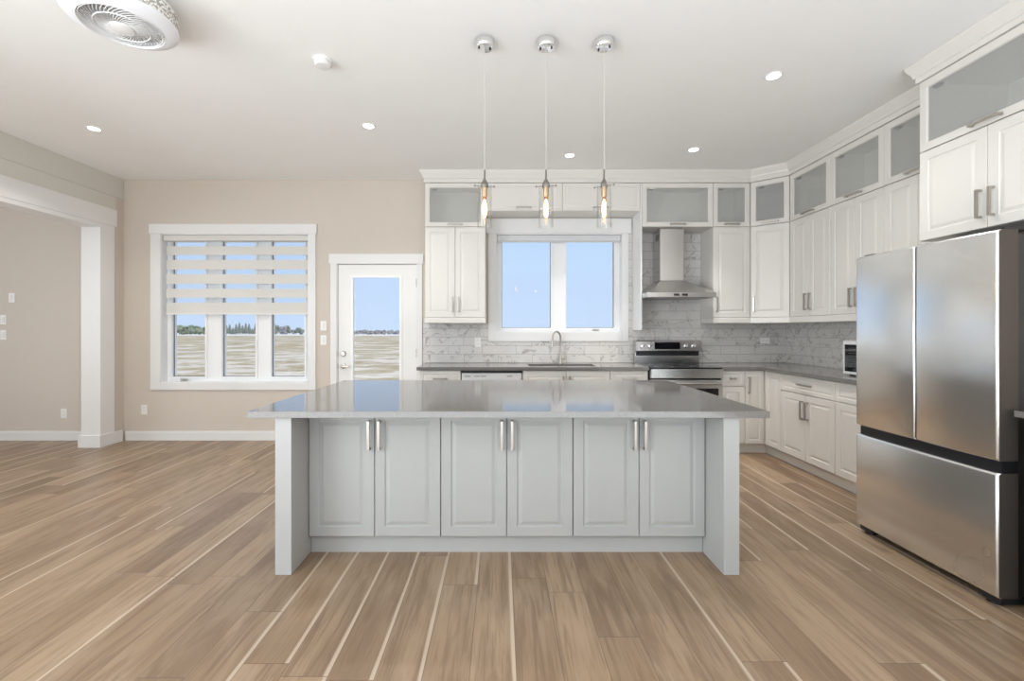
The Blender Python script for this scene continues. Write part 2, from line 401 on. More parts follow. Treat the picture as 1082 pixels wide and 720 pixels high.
# blind in the big window
b = thing('zebra_blind', 'half lowered zebra roller blind with grey bands in the three pane window', 'blind', (-3.22, 5.5, 1.445))
def rel(bs, o): return [(a-o[0], b_-o[0], c-o[1], d-o[1], e_-o[2], f_-o[2]) for a, b_, c, d, e_, f_ in bs]
BO = (-3.22, 5.5, 1.445)
zb = lambda y: H-(y-349)*5.50/F
boxes('headrail', M_FAB, rel([(-4.08, -2.33, 5.468, 5.53, zb(255.0), 2.476)], BO), b, bev=.004)
for a, c in ((260.4, 269.6), (274.8, 284.9), (290., 300.1), (305.3, 314.8), (320., 331.2)):
    boxes('opaque_band', M_FAB, rel([(-4.065, -2.33, 5.499, 5.501, zb(c), zb(a))], BO), b)
boxes('sheer_layer', M_SHEER, rel([(-4.065, -2.33, 5.505, 5.506, zb(331), zb(255))], BO), b)
boxes('bottom_rail', M_TRIM, rel([(-4.07, -2.328, 5.492, 5.508, zb(332.6), zb(331.2))], BO), b, bev=.002)
b = thing('roller_blind', 'fully raised roller blind at the top of the window over the sink', 'blind', (.705, 5.5, 2.40))
bm = bmesh.new(); add_box(bm, -.745, .745, -.03, .03, .008, .08, bev=.006); obj('headrail', bm, mat('pale grey blind cassette', (.66, .67, .69), .5), b)
bm = bmesh.new(); add_tube(bm, [(-.74, .0, .004), (.74, .0, .004)], .006); obj('bottom_rail', bm, M_TRIM, b)

# patio door
d = struct('door_1', M_TRIM, [(-1.985, -1.963, YW-.0, YW+.16, 0, 2.13), (-1.015, -.995, YW-.0, YW+.16, 0, 2.13), (-1.963, -1.015, YW, YW+.16, 2.128, 2.14)])
boxes('casing', M_TRIM, [(-2.047, -1.972, YW-.02, YW, 0, 2.128), (-1.008, -.944, YW-.02, YW, 0, 2.128), (-2.062, -.93, YW-.028, YW, 2.128, 2.246)], d, bev=.002)
ds = boxes('door_slab', painted('white door paint', (.83, .83, .81), .4), [(-1.960, -1.785, YW+.012, YW+.055, .01, 2.122), (-1.213, -1.018, YW+.012, YW+.055, .01, 2.122),
      (-1.785, -1.213, YW+.012, YW+.055, 1.971, 2.122), (-1.785, -1.213, YW+.012, YW+.055, .01, .28)], d)
boxes('glass_frame', M_VINYL, [(-1.81, -1.778, YW-.0, YW+.014, .26, 1.99), (-1.222, -1.19, YW-.0, YW+.014, .26, 1.99),
      (-1.778, -1.222, YW-.0, YW+.014, 1.963, 1.99), (-1.778, -1.222, YW-.0, YW+.014, .26, .29)], d, bev=.003)
boxes('pane', M_PANE, [(-1.785, -1.213, YW+.03, YW+.034, .28, 1.971)], d)
bm = bmesh.new(); add_lathe(bm, [(.03, .012), (.03, -.004), (.024, -.012), (0.001, -.014)], (-1.90, YW, 1.044), 24, 'y'); obj('deadbolt', bm, M_NICKEL, d, smooth=True)
bm = bmesh.new(); add_lathe(bm, [(.032, .012), (.032, -.006), (.012, -.01), (.012, -.045)], (-1.90, YW, .895), 24, 'y')
add_box(bm, -1.912, -1.80, YW-.055, YW-.04, .885, .905, bev=.004); obj('lever_handle', bm, M_NICKEL, d, smooth=True)
for z in (1.90, 1.05, .25):
    bm = bmesh.new(); add_tube(bm, [(-1.014, YW-.004, z-.05), (-1.014, YW-.004, z+.05)], .006); obj('hinge', bm, M_NICKEL, d)
for z in (1.044, .895): boxes('strike_plate', M_NICKEL, [(-1.968, -1.960, YW+.0, YW+.012, z-.03, z+.03)], d)

# tiles
bs = [(-.935, XR-.012, YW-.010, YW, .936, 1.197), (-.935, -.149, YW-.010, YW, 1.197, 1.41), (1.537, XR-.012, YW-.010, YW, 1.197, 1.42), (1.537, 1.584, YW-.010, YW, 1.42, 2.67), (1.605, 2.408, YW-.010, YW, 1.42, 2.50)]
o = struct('wall_tiles_back', M_TILE0, bs); tag(o, 'marble look tile backsplash along the window wall')
o = struct('wall_tiles_right', M_TILE1, [(XR-.010, XR, 3.05, YW, .936, 1.42)]); tag(o, 'marble look tile backsplash on the right wall')

# ------------------------------------------------------------------ cabinets
def door_bm(x0, x1, z0, z1, t=.02, f=.058, kind='solid'):
    bm = bmesh.new()
    if kind == 'flat': loops = [(0, t), (0, .003), (.003, 0)]
    elif kind == 'drawer': loops = [(0, t), (0, .0025), (.0025, 0), (.034, 0), (.038, .0045), (.044, .0045), (.056, .0005)]
    elif kind == 'glass': loops = [(0, t), (0, .0025), (.0025, 0), (.048, 0), (.054, .007), (.054, t)]
    else: loops = [(0, t), (0, .0025), (.0025, 0), (f, 0), (f+.004, .006), (f+.011, .006), (f+.030, .0005)]
    R = []
    for i, y in loops:
        R.append([bm.verts.new(p) for p in ((x0+i, y, z0+i), (x1-i, y, z0+i), (x1-i, y, z1-i), (x0+i, y, z1-i))])
    pairs = list(zip(R[:-1], R[1:]))
    if kind == 'glass': pairs.append((R[-1], R[0]))
    for a, b_ in pairs:
        for k in range(4): bm.faces.new((a[k], a[(k+1) % 4], b_[(k+1) % 4], b_[k]))
    if kind != 'glass': bm.faces.new(R[0]); bm.faces.new(R[-1])
    return bm
def handle_bm(cx, cz, L, horiz):
    bm = bmesh.new(); h = L/2; w = .0075
    if horiz:
        add_box(bm, cx-h, cx+h, -.034, -.024, cz-w, cz+w, bev=.0015)
        for s in (-1, 1): add_box(bm, cx+s*(h-.006)-.006, cx+s*(h-.006)+.006, -.025, 0, cz-w, cz+w)
    else:
        add_box(bm, cx-w, cx+w, -.034, -.024, cz-h, cz+h, bev=.0015)
        for s in (-1, 1): add_box(bm, cx-w, cx+w, -.025, 0, cz+s*(h-.006)-.006, cz+s*(h-.006)+.006)
    return bm
def cabinet(name, label, loc, rz, w, dep, h, fronts, M=None, poly=None, hollow=False, cat='cabinet', group=None, body_top=None):
    """local frame: x along the front, y into the wall, z up, door faces at y=0"""
    M = M or M_CAB
    t = thing(name, label, cat, loc, rz, group)
    poly = poly or [(.0005, .021), (w-.0005, .021), (w-.0005, dep), (.0005, dep)]
    bm = bmesh.new()
    if hollow:
        T = .018; add_prism(bm, poly, 0.001, T); add_prism(bm, poly, h-T, h-.001)
        n = len(poly)
        cen = Vector((sum(p[0] for p in poly)/n, sum(p[1] for p in poly)/n))
        for i in range(1, n):
            a, c = Vector(poly[i]), Vector(poly[(i+1) % n]); d_ = (c-a).normalized(); nn = Vector((-d_.y, d_.x))
            if nn.dot(cen-a) < 0: nn = -nn
            q4 = [a, c, c+nn*T, a+nn*T]
            add_prism(bm, [(v.x, v.y) for v in q4], T, h-T)
    else: add_prism(bm, poly, 0.001, (body_top or h)-.001)
    obj('carcass', bm, M, t)
    for fr in fronts:
        kind, x0, x1, z0, z1, hd = fr
        nm = 'drawer' if kind == 'drawer' else 'door'
        dd = obj(nm, door_bm(x0, x1, z0, z1, kind=kind), M, t)
        if kind == 'glass': boxes('glass_pane', M_CABGLASS, [(x0+.05, x1-.05, .010, .014, z0+.05, z1-.05)], dd)
        if kind == 'glass': boxes('lift_hinge', M_CASE, [(x0+.075, x0+.125, .022, .045, z1-.072, z1-.058)], dd)
        if hd: obj('handle', handle_bm(*hd), M_NICKEL, dd)
    return t
G = .002
def cells(w, z0, z1, kinds):
    pass
R90 = -PI/2
UF, UD = 5.127, .328                    # upper door face y, depth
U0, U1, U2, U3 = 1.473, 2.500, 2.515, 3.000
def two(w, z0, z1, L=.17, hz='low', off=.035):
    m = w/2; hc = z0+.06+L/2 if hz == 'low' else z1-.055-L/2
    return [('solid', G, m-G, z0, z1, (m-off, hc, L, False)), ('solid', m+G, w-G, z0, z1, (m+off, hc, L, False))]
def one(w, z0, z1, side, L=.17, hz='low', off=.035):
    hc = z0+.06+L/2 if hz == 'low' else z1-.055-L/2
    return [('solid', G, w-G, z0, z1, (off if side == 'l' else w-off, hc, L, False))]
def gl(w, h): return [('glass', G, w-G, G, h-G, (w/2, .028, .17, True))]
hU, hG = U1-U0, U3-U2
# back run uppers, left to right
cabinet('wall_cabinet', 'tall white two door wall cabinet between the glazed door and the kitchen window', (-.858, UF, U0), 0, .685, UD, hU, two(.685, G, hU-G), group=None)
cabinet('glass_front_cabinet', 'white glass front cabinet leftmost in the top row, nearest the patio door', (-.858, UF, U2-.013), 0, .685, UD, hG+.013, gl(.685, hG+.013), hollow=True)
cabinet('bridge_cabinet', 'low white flip door cabinet above the left half of the sink window', (-.171, UF, 2.682), 0, .870, UD, .318, [('drawer', G, .868, G, .316, (.435, .035, .17, True))])
cabinet('bridge_cabinet', 'low white flip door cabinet above the right half of the sink window', (.700, UF, 2.682), 0, .884, UD, .318, [('drawer', G, .882, G, .316, (.435, .035, .17, True))])
cabinet('glass_front_cabinet', 'wide glass front cabinet directly above the range hood', (1.604, UF, U2-.013), 0, .805, UD, hG+.013, gl(.805, hG+.013), hollow=True)
cabinet('wall_cabinet', 'narrow one door white wall cabinet right of the range hood', (2.410, UF, U0), 0, .418, UD, hU, one(.418, G, hU-G, 'l'))
cabinet('glass_front_cabinet', 'small narrow glass front cabinet between the hood cabinet and the angled corner', (2.410, UF, U2-.013), 0, .418, UD, hG+.013, gl(.418, hG+.013), hollow=True)
o = boxes('side_panel', M_TRIM, [(1.586, 1.602, UF+.0, YW-.011, 1.332, 2.998)]); tag(o, 'tall white panel on the right of the sink window, beside the hood', 'panel')
# angled corner uppers
P0, P1 = Vector((2.832, UF)), Vector((3.12, 4.882)); ca = math.atan2(P1.y-P0.y, P1.x-P0.x); cw = (P1-P0).length
def loc2(pts):
    r = Matrix.Rotation(-ca, 2); return [tuple(r @ (Vector(p)-P0)) for p in pts]
dn = (P1-P0).normalized(); nn = Vector((-dn.y, dn.x))
cp = loc2([(2.832, 5.1540), (3.145, 4.8845), (3.448, 4.8845), (3.448, 5.455), (2.832, 5.455)])
cabinet('corner_wall_cabinet', 'angled white corner wall cabinet with one tall solid door', (P0.x, P0.y, U0), ca, cw, UD, hU, one(cw, G, hU-G, 'l'), poly=cp)
cabinet('corner_glass_cabinet', 'angled glass front cabinet in the corner of the top row', (P0.x, P0.y, U2-.013), ca, cw, UD, hG+.013, gl(cw, hG+.013), poly=cp, hollow=True)
# right run uppers (facing -x)
ys = [4.880, 4.287, 3.685, 3.082]
lw = ['white two door wall cabinet on the right wall next to the angled corner', 'white two door wall cabinet in the middle of the right wall run', 'white two door wall cabinet half hidden behind the fridge top']
lg = ['glass front cabinet on the right wall beside the angled corner', 'glass front cabinet in the middle of the right wall top row', 'glass front cabinet tucked behind the deep cabinet over the fridge']
for i in range(3):
    w = ys[i]-ys[i+1]-.001
    cabinet('wall_cabinet', lw[i], (3.12, ys[i], U0), R90, w, UD, hU, two(w, G, hU-G))
    cabinet('glass_front_cabinet', lg[i], (3.12, ys[i], U2-.013), R90, w, UD, hG+.013, gl(w, hG+.013), hollow=True)
# deep pair over the fridge
cabinet('deep_cabinet', 'deep white two door cabinet hanging right above the fridge', (2.85, 3.08, 1.931), R90, .86, .598, .600, two(.86, G, .598))
cabinet('deep_glass_cabinet', 'large deep glass front cabinet at the top right over the fridge', (2.85, 3.08, 2.534), R90, .86, .598, .475, gl(.86, .475), hollow=True)
# crown mouldings and light rails
crown = [(-.05, 3.002), (.012, 3.002), (.012, 3.045), (.022, 3.050), (.026, 3.068), (.044, 3.10), (.052, 3.118), (.052, 3.138), (-.05, 3.138)]
bm = bmesh.new(); add_sweep(bm, crown, [(-.858, 5.44), (-.858, UF), (2.832, UF), (3.12, 4.882), (3.12, 3.10)])
tag(obj('crown_molding', bm, M_CAB), 'long stepped white crown moulding along the wall cabinets, turning at the corner', 'moulding')
crown2 = [(o_, z if z > 3.01 else 3.011) for o_, z in crown]
bm = bmesh.new(); add_sweep(bm, crown2, [(3.05, 3.082), (2.85, 3.082), (2.85, 2.22)]); ok = min(v.co.x for v in bm.verts) < 2.82
if not ok:
    bm.free(); bm = bmesh.new(); add_sweep(bm, [(-o_, z) for o_, z in crown2], [(3.05, 3.082), (2.85, 3.082), (2.85, 2.22)])
tag(obj('crown_molding', bm, M_CAB), 'short deeper crown moulding over the cabinet above the fridge', 'moulding')
rail = [(-.019, 1.408), (-.001, 1.408), (.003, 1.414), (.003, 1.462), (-.001, 1.472), (-.019, 1.472)]
bm = bmesh.new(); add_sweep(bm, rail, [(-.858, 5.44), (-.858, UF), (-.173, UF), (-.173, 5.44)])
tag(obj('light_rail', bm, M_CAB), 'white light rail under the wall cabinet left of the window', 'moulding')
bm = bmesh.new(); add_sweep(bm, rail, [(2.411, 5.44), (2.411, UF), (2.832, UF), (3.12, 4.882), (3.12, 3.085)])
tag(obj('light_rail', bm, M_CAB), 'long white light rail under the corner and right wall cabinets', 'moulding')

# base cabinets; bodies 0.10..0.898, toe kicks 0..0.10
BF, BX = 4.847, 2.82
hB = .797; ZB = .102; DR = .600   # drawer/door split above ZB
def base_one(w, side): 
    return [('drawer', G, w-G, DR+.03, hB-.006, (w/2, DR+.11, .15, True)), ('solid', G, w-G, .01, DR+.022, (.035 if side == 'l' else w-.035, DR-.12, .17, False))]
cabinet('base_cabinet', 'white base cabinet with one drawer left of the dishwasher', (-.868, BF, ZB), 0, .44, .60, hB, base_one(.44, 'r'))
cabinet('sink_base_cabinet', 'wide white base cabinet under the sink', (.236, BF, ZB), 0, .938, .60, hB, two(.938, .01, hB-.006, hz='hi'), body_top=.62)
cabinet('base_cabinet', 'narrow white drawer base cabinet left of the range', (1.176, BF, ZB), 0, .404, .60, hB, base_one(.404, 'r'))
cabinet('base_cabinet', 'slim white base cabinet with small drawer just right of the range', (2.350, BF, ZB), 0, .268, .60, hB,
        [('drawer', G, .266, DR+.03, hB-.006, (.134, DR+.11, .06, True)), ('solid', G, .266, .01, DR+.022, None)])
# corner base with a folding pair of doors
t = thing('corner_base_cabinet', 'white inside corner base cabinet with two doors folding at the corner', 'cabinet', (2.62, BF, ZB))
bm = bmesh.new(); add_prism(bm, [(0.0005, .021), (.222, .021), (.222, -.288), (.825, -.288), (.825, .60), (0.0005, .60)], .001, hB-.001); obj('carcass', bm, M_CAB, t)
dd = obj('door', door_bm(G, .196, .01, hB-.006, f=.04), M_CAB, t); obj('handle', handle_bm(.035, hB-.16, .17, False), M_NICKEL, dd)
dd = obj('door', door_bm(G, .262, .01, hB-.006, f=.05), M_CAB, t); dd.location = (.20, -.024, 0); dd.rotation_euler = (0, 0, R90)
yc = [4.556, 3.816, 3.076]
for i, lb in enumerate(['white base cabinet with one wide drawer over two doors, right wall next to the corner', 'white base cabinet on the right wall beside the fridge, mostly hidden by it']):
    w = yc[i]-yc[i+1]-.002
    cabinet('base_cabinet', lb, (BX, yc[i], ZB), R90, w, .60, hB, [('drawer', G, w-G, DR+.03, hB-.006, (w/2, DR+.115, .17, True))]+[(a, b_, c_, .01, DR+.022, (h_[0], DR-.12, .17, False)) for a, b_, c_, _, _, h_ in two(w, .01, .6)])
toe = [(-.018, 0.001), (0, .001), (0, .101), (-.018, .101)]
bm = bmesh.new(); add_sweep(bm, toe, [(-.868, BF+.055), (1.58, BF+.055)])
tag(obj('toe_kick', bm, M_CAB), 'white toe kick under the cabinets left of the range', 'toe kick')
bm = bmesh.new(); add_sweep(bm, toe, [(2.35, BF+.055), (2.875, BF+.055), (2.875, 3.08)])
tag(obj('toe_kick', bm, M_CAB), 'white toe kick along the floor right of the range, turning the corner to the fridge', 'toe kick')

# dishwasher
t = thing('dishwasher', 'white built in dishwasher between the base cabinets', 'dishwasher', (-.424, BF, .0))
boxes('body', M_CASE, [(.004, .652, .03, .58, .101, .895)], t)
boxes('door', mat('pale grey enamel', (.70, .71, .72), .3), [(.006, .650, -.005, .029, .11, .868)], t, bev=.003)
boxes('control_strip', M_BLACK, [(.006, .650, .0, .029, .870, .897)], t)
for xx in (.07, .17, .24, .52): boxes('button', M_SLOT, [(xx-.03, xx+.03, -.007, -.004, .832, .838)], t)

# worktops
ZT0, ZT1 = .900, .935
t = boxes('worktop', M_QUARTZ, [(-.897, .31, 4.82, YW-.011, ZT0, ZT1), (1.05, 1.582, 4.82, YW-.011, ZT0, ZT1), (.31, 1.05, 4.82, 4.93, ZT0, ZT1), (.31, 1.05, 5.28, YW-.011, ZT0, ZT1)])
tag(t, 'grey quartz worktop under the kitchen window with the sink cut into it', 'worktop')
bm = bmesh.new(); add_prism(bm, [(2.349, 4.82), (2.79, 4.82), (2.79, 3.06), (3.438, 3.06), (3.438, YW-.011), (2.349, YW-.011)], ZT0, ZT1)
bmesh.ops.recalc_face_normals(bm, faces=bm.faces[:])
tag(obj('worktop', bm, M_QUARTZ), 'grey quartz corner worktop right of the range carrying the microwave', 'worktop')
# sink
t = thing('kitchen_sink', 'dark undermount sink sunk into the worktop below the window', 'sink', (.68, 5.105, .72))
bm = bmesh.new()
for bx in [(-.385, .385, -.19, .19, 0, .012), (-.385, -.369, -.19, .19, .012, .179), (.369, .385, -.19, .19, .012, .179), (-.369, .369, -.19, -.174, .012, .179), (-.369, .369, .174, .19, .012, .179)]: add_box(bm, *bx)
obj('basin', bm, mat('dark steel sink', (.16, .16, .16), .35, .8), t)
bm = bmesh.new(); add_lathe(bm, [(.045, .012), (.045, .016), (.03, .014), (.001, .013)], (0, 0.05, 0), 20); obj('drain', bm, M_CHROME, t)
# faucet
t = thing('kitchen_faucet', 'tall brushed nickel gooseneck faucet behind the sink', 'faucet', (.71, 5.36, .936))
bm = bmesh.new(); add_lathe(bm, [(.028, 0), (.028, .008), (.02, .02), (.018, .09), (.014, .10)], seg=24); obj('base', bm, M_NICKEL, t, smooth=True)
bm = bmesh.new(); pts = [(0, 0, .09), (0, 0, .30)]
for k in range(1, 13):
    a = PI*k/12; pts.append((-.062*(1-math.cos(a))*.85, -.062*(1-math.cos(a))*.9, .30+.078*math.sin(a)))
ex, ey = pts[-1][0], pts[-1][1]
pts.append((ex-.004, ey-.004, .275)); add_tube(bm, pts, .0105, 12); obj('spout', bm, M_NICKEL, t, smooth=True)
bm = bmesh.new(); add_lathe(bm, [(.012, .28), (.015, .265), (.019, .21), (.019, .20)], (ex-.004, ey-.004, 0), 16); obj('spray_head', bm, M_NICKEL, t, smooth=True)
bm = bmesh.new(); add_tube(bm, [(.015, 0, .06), (.05, 0, .06)], .013, 12); add_tube(bm, [(.047, 0, .06), (.056, -.005, .14)], [.008, .005], 8); obj('lever', bm, M_NICKEL, t, smooth=True)

# range
t = thing('electric_range', 'stainless steel electric range with glass cooktop and raised control panel', 'stove', (1.965, 4.78, 0))
w = .378
boxes('body', M_CASE, [(-w, w, .03, .655, .04, .918)], t)
boxes('cooktop', M_BGLASS, [(-w, w, -.0, .56, .919, .934)], t, bev=.003)
boxes('cooktop_trim', M_STEEL, [(-w, w, -.022, .028, .822, .9185)], t, bev=.004)
bm = bmesh.new()
MR = mat('burner ring print', (.2, .2, .2), .3)
for (cx, cy, r) in ((-.19, .15, .10), (.19, .15, .085), (-.19, .40, .075), (.19, .40, .10)):
    bm = bmesh.new(); add_lathe(bm, [(r, .9344), (r-.003, .9346), (r-.006, .9344)], (cx, cy, 0), 32, cap=False); obj('burner_ring', bm, MR, t)

od = boxes('oven_door', M_STEEL, [(-w+.004, w-.004, -.02, .028, .27, .806)], t, bev=.005)
boxes('door_window', M_BGLASS, [(-w+.05, w-.05, -.0225, -.019, .34, .715)], od)
bm = bmesh.new(); add_tube(bm, [(-w+.05, -.065, .77), (w-.05, -.065, .77)], .013, 14)
for s in (-1, 1): add_tube(bm, [(s*(w-.07), -.065, .77), (s*(w-.07), -.02, .77)], .009)
obj('oven_handle', bm, M_STEEL, od, smooth=True)
boxes('storage_drawer', M_STEEL, [(-w+.004, w-.004, -.018, .028, .05, .255)], t, bev=.005)
# backguard, leaning face
bm = bmesh.new()
def slab(bm, x0, x1, prof):
    a = [bm.verts.new((x0, y, z)) for y, z in prof]; b_ = [bm.verts.new((x1, y, z)) for y, z in prof]; n = len(prof)
    bm.faces.new(a); bm.faces.new(b_[::-1])
    for i in range(n): bm.faces.new((a[i], a[(i+1) % n], b_[(i+1) % n], b_[i]))
bg = obj('backguard', (lambda bm: (slab(bm, -w, w, [(.565, .9345), (.64, .9345), (.655, 1.21), (.54, 1.21), (.515, 1.195), (.505, 1.088), (.56, 1.078), (.56, 1.028)]), bm)[1])(bm), M_STEEL, t)
boxes('vent_strip', M_BLACK, [(-w+.01, w-.012, .548, .562, 1.030, 1.079)], bg)
bm = bmesh.new(); slab(bm, -.165, .135, [(.506, 1.105), (.512, 1.187), (.516, 1.187), (.510, 1.105)]); obj('display', bm, M_BGLASS, bg)
for kx in (-.315, -.225, .205, .295):
    bm = bmesh.new(); add_lathe(bm, [(.026, .515), (.026, .500), (.021, .496), (.019, .478), (.001, .476)], (kx, 0, 1.145), 24, 'y')
    add_box(bm, kx-.004, kx+.004, .468, .480, 1.128, 1.162)
    obj('knob', bm, M_CHROME, bg, smooth=True)
# range hood
t = thing('range_hood', 'stainless steel chimney range hood with pyramid canopy above the range', 'range hood', (1.985, 5.20, 1.693))
y1 = YW-.012-5.20; hw = .38; y0 = -.24
bm = bmesh.new()
ring = lambda x0, x1, ya, yb, z: [bm.verts.new(p) for p in ((x0, ya, z), (x1, ya, z), (x1, yb, z), (x0, yb, z))]
Rg = [ring(-hw, hw, y0, y1, .052), ring(-.145, .125, -.01, y1, .205)]
for k in range(4): bm.faces.new((Rg[0][k], Rg[0][(k+1) % 4], Rg[1][(k+1) % 4], Rg[1][k]))
bm.faces.new(Rg[0]); bm.faces.new(Rg[1]); obj('canopy', bm, M_STEEL, t)
rm = boxes('rim', M_STEEL, [(-hw, hw, y0, y1, .0, .051)], t, bev=.002)
for xx in (-.055, .035): boxes('control_button', M_BLACK, [(xx-.03, xx+.03, y0-.004, y0+.001, .013, .037)], rm)
boxes('grease_filter', mat('filter mesh', (.35, .35, .35), .4, 1.), [(-hw+.03, hw-.03, y0+.03, y1-.03, -.004, .0)], rm)
ch = boxes('chimney', M_STEEL, [(-.155, .115, -.01, y1, .206, .806)], t, bev=.001)
boxes('vent_slots', M_SLOT, [(-.1565, -.154, .04, .14, .68+k*.015, .688+k*.015) for k in range(5)], ch)

# microwave
t = thing('microwave', 'small silver microwave with dark door on the right worktop beside the fridge', 'microwave', (3.03, 4.0, .936), R90)
for a in (.04, .44):
    for c in (.05, .34): boxes('foot', M_BLACK, [(a-.015, a+.015, c-.015, c+.015, 0, .012)], t)
MS = mat('silver grey plastic', (.66, .67, .69), .35)
boxes('housing', MS, [(0, .49, .015, .37, .012, .30)], t, bev=.008)
boxes('front_frame', MS, [(0, .49, -.004, .014, .012, .034), (0, .49, -.004, .014, .268, .30), (0, .018, -.004, .014, .034, .268), (.47, .49, -.004, .014, .034, .268)], t, bev=.003)
md = boxes('door', M_BGLASS, [(.018, .36, -.001, .014, .034, .268)], t)
boxes('door_grille', M_CASE, [(.06, .32, -.002, -.001, .07+k*.02, .078+k*.02) for k in range(9)], md)
boxes('control_panel', M_BLACK, [(.362, .47, -.002, .014, .034, .268)], t)

# fridge
t = thing('refrigerator', 'large stainless steel french door fridge standing at the right wall', 'fridge', (2.36, 3.018, 0), R90)
FW = .864
boxes('case', M_CASE, [(.012, FW-.012, .112, .97, .05, 1.792)], t, bev=.004)
boxes('gasket_strip', M_BLACK, [(.008, FW-.008, .035, .111, .640, .712)], t)
def fdoor(name, x0, x1, z0, z1, d=.106, n=18, bow=.007, er=.014):
    bm = bmesh.new(); w = x1-x0; pr = []
    for k in range(n+1):
        u = k/n; pr.append((x0+er+(w-2*er)*u, bow*(2*u-1)**2))
    left = [(x0+er-er*math.sin(a), bow+er-er*math.cos(a)) for a in [PI/2*k/6 for k in range(6, 0, -1)]]
    right = [(x1-er+er*math.sin(a), bow+er-er*math.cos(a)) for a in [PI/2*k/6 for k in range(1, 7)]]
    poly = left+pr+right+[(x1, d), (x0, d)]
    r = .012; lv = [(z0, .010), (z0+.004, .004), (z0+.012, 0), (z1-.012, 0), (z1-.004, .004), (z1, .010)]
    rings = []
    for z, sh in lv:
        rings.append([bm.verts.new((x, min(y+sh, d), z)) for x, y in poly])
    m = len(poly)
    for a, b_ in zip(rings[:-1], rings[1:]):
        for k in range(m): bm.faces.new((a[k], a[(k+1) % m], b_[(k+1) % m], b_[k]))
    bm.faces.new(rings[0]); bm.faces.new(rings[-1])
    o = obj(name, bm, M_FRIDGE, t, smooth=True); o.data.materials.append(M_FSIDE)
    for p in o.data.polygons:
        if abs(p.normal.x) > .9: p.material_index = 1
    return o
fdoor('door', 0, .429, .703, 1.811); fdoor('door', .435, FW, .703, 1.811)
fdoor('freezer_drawer', 0, FW, .048, .645)
boxes('center_seal', M_BLACK, [(.427, .437, .05, .108, .72, 1.80)], t)
for xx in (.05, FW-.05): boxes('hinge_cap', M_BLACK, [(xx-.035, xx+.035, .055, .20, 1.8115 if xx < .2 else 1.8115, 1.826)], t, bev=.004)
for xx in (.06, FW-.06):
    bm = bmesh.new(); add_box(bm, xx-.05, xx+.05, .03, .16, .012, .049, bev=.006); add_lathe(bm, [(.03, 0), (.03, .014)], (xx, .06, 0), 16); obj('foot', bm, M_BLACK, t)
for xx in (.02, FW-.02):
    bm = bmesh.new(); add_tube(bm, [(xx, .06, .648), (xx, .06, .700)], .012); obj('middle_hinge', bm, M_CHROME, t)

# dark unit and worktop end in front of the fridge, at the picture's right edge
t = thing('beverage_cooler', 'black fronted undercounter unit at the right edge beside the fridge', 'cooler', (2.44, 2.10, 0), R90)
boxes('body', M_GREYDOOR, [(0, .60, .02, .60, .0, .905)], t)
bd = boxes('door', M_BGLASS, [(.003, .597, 0, .019, .09, .90)], t, bev=.002)
boxes('handle', M_STEEL, [(.54, .555, -.03, -.015, .3, .8), (.54, .555, -.016, .0, .31, .325), (.54, .555, -.016, 0, .775, .79)], bd)
tag(boxes('worktop', M_QUARTZ, [(2.412, 3.44, 1.45, 2.125, .924, .952)]), 'grey worktop end beside the near side of the fridge, at the right edge', 'worktop')

# ------------------------------------------------------------------ island
IY = 2.67
cx = [-1.134, -.353, .428, 1.209]
lb = ['left two door white island cabinet, beside the left end panel', 'middle two door white island cabinet', 'right two door white island cabinet, beside the right end panel']
for i in range(3):
    w = cx[i+1]-cx[i]-.001
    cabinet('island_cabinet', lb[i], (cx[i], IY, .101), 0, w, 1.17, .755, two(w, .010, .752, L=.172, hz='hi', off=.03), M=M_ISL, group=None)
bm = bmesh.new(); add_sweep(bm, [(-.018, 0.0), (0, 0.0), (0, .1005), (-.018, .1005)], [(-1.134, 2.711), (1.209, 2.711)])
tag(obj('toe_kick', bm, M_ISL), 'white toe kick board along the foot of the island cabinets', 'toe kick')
for a, c, l in ((-1.224, -1.136, 'left'), (1.211, 1.296, 'right')):
    e_ = thing('end_panel', 'thick white end panel carrying the %s end of the island worktop' % l, 'panel', (a, 2.455, 0))
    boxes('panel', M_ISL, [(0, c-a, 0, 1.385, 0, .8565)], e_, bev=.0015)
tag(boxes('island_worktop', M_QUARTZ, [(-1.362, 1.447, 2.43, 3.94, .857, .893)], bev=.002), 'big polished grey quartz worktop of the kitchen island', 'worktop')

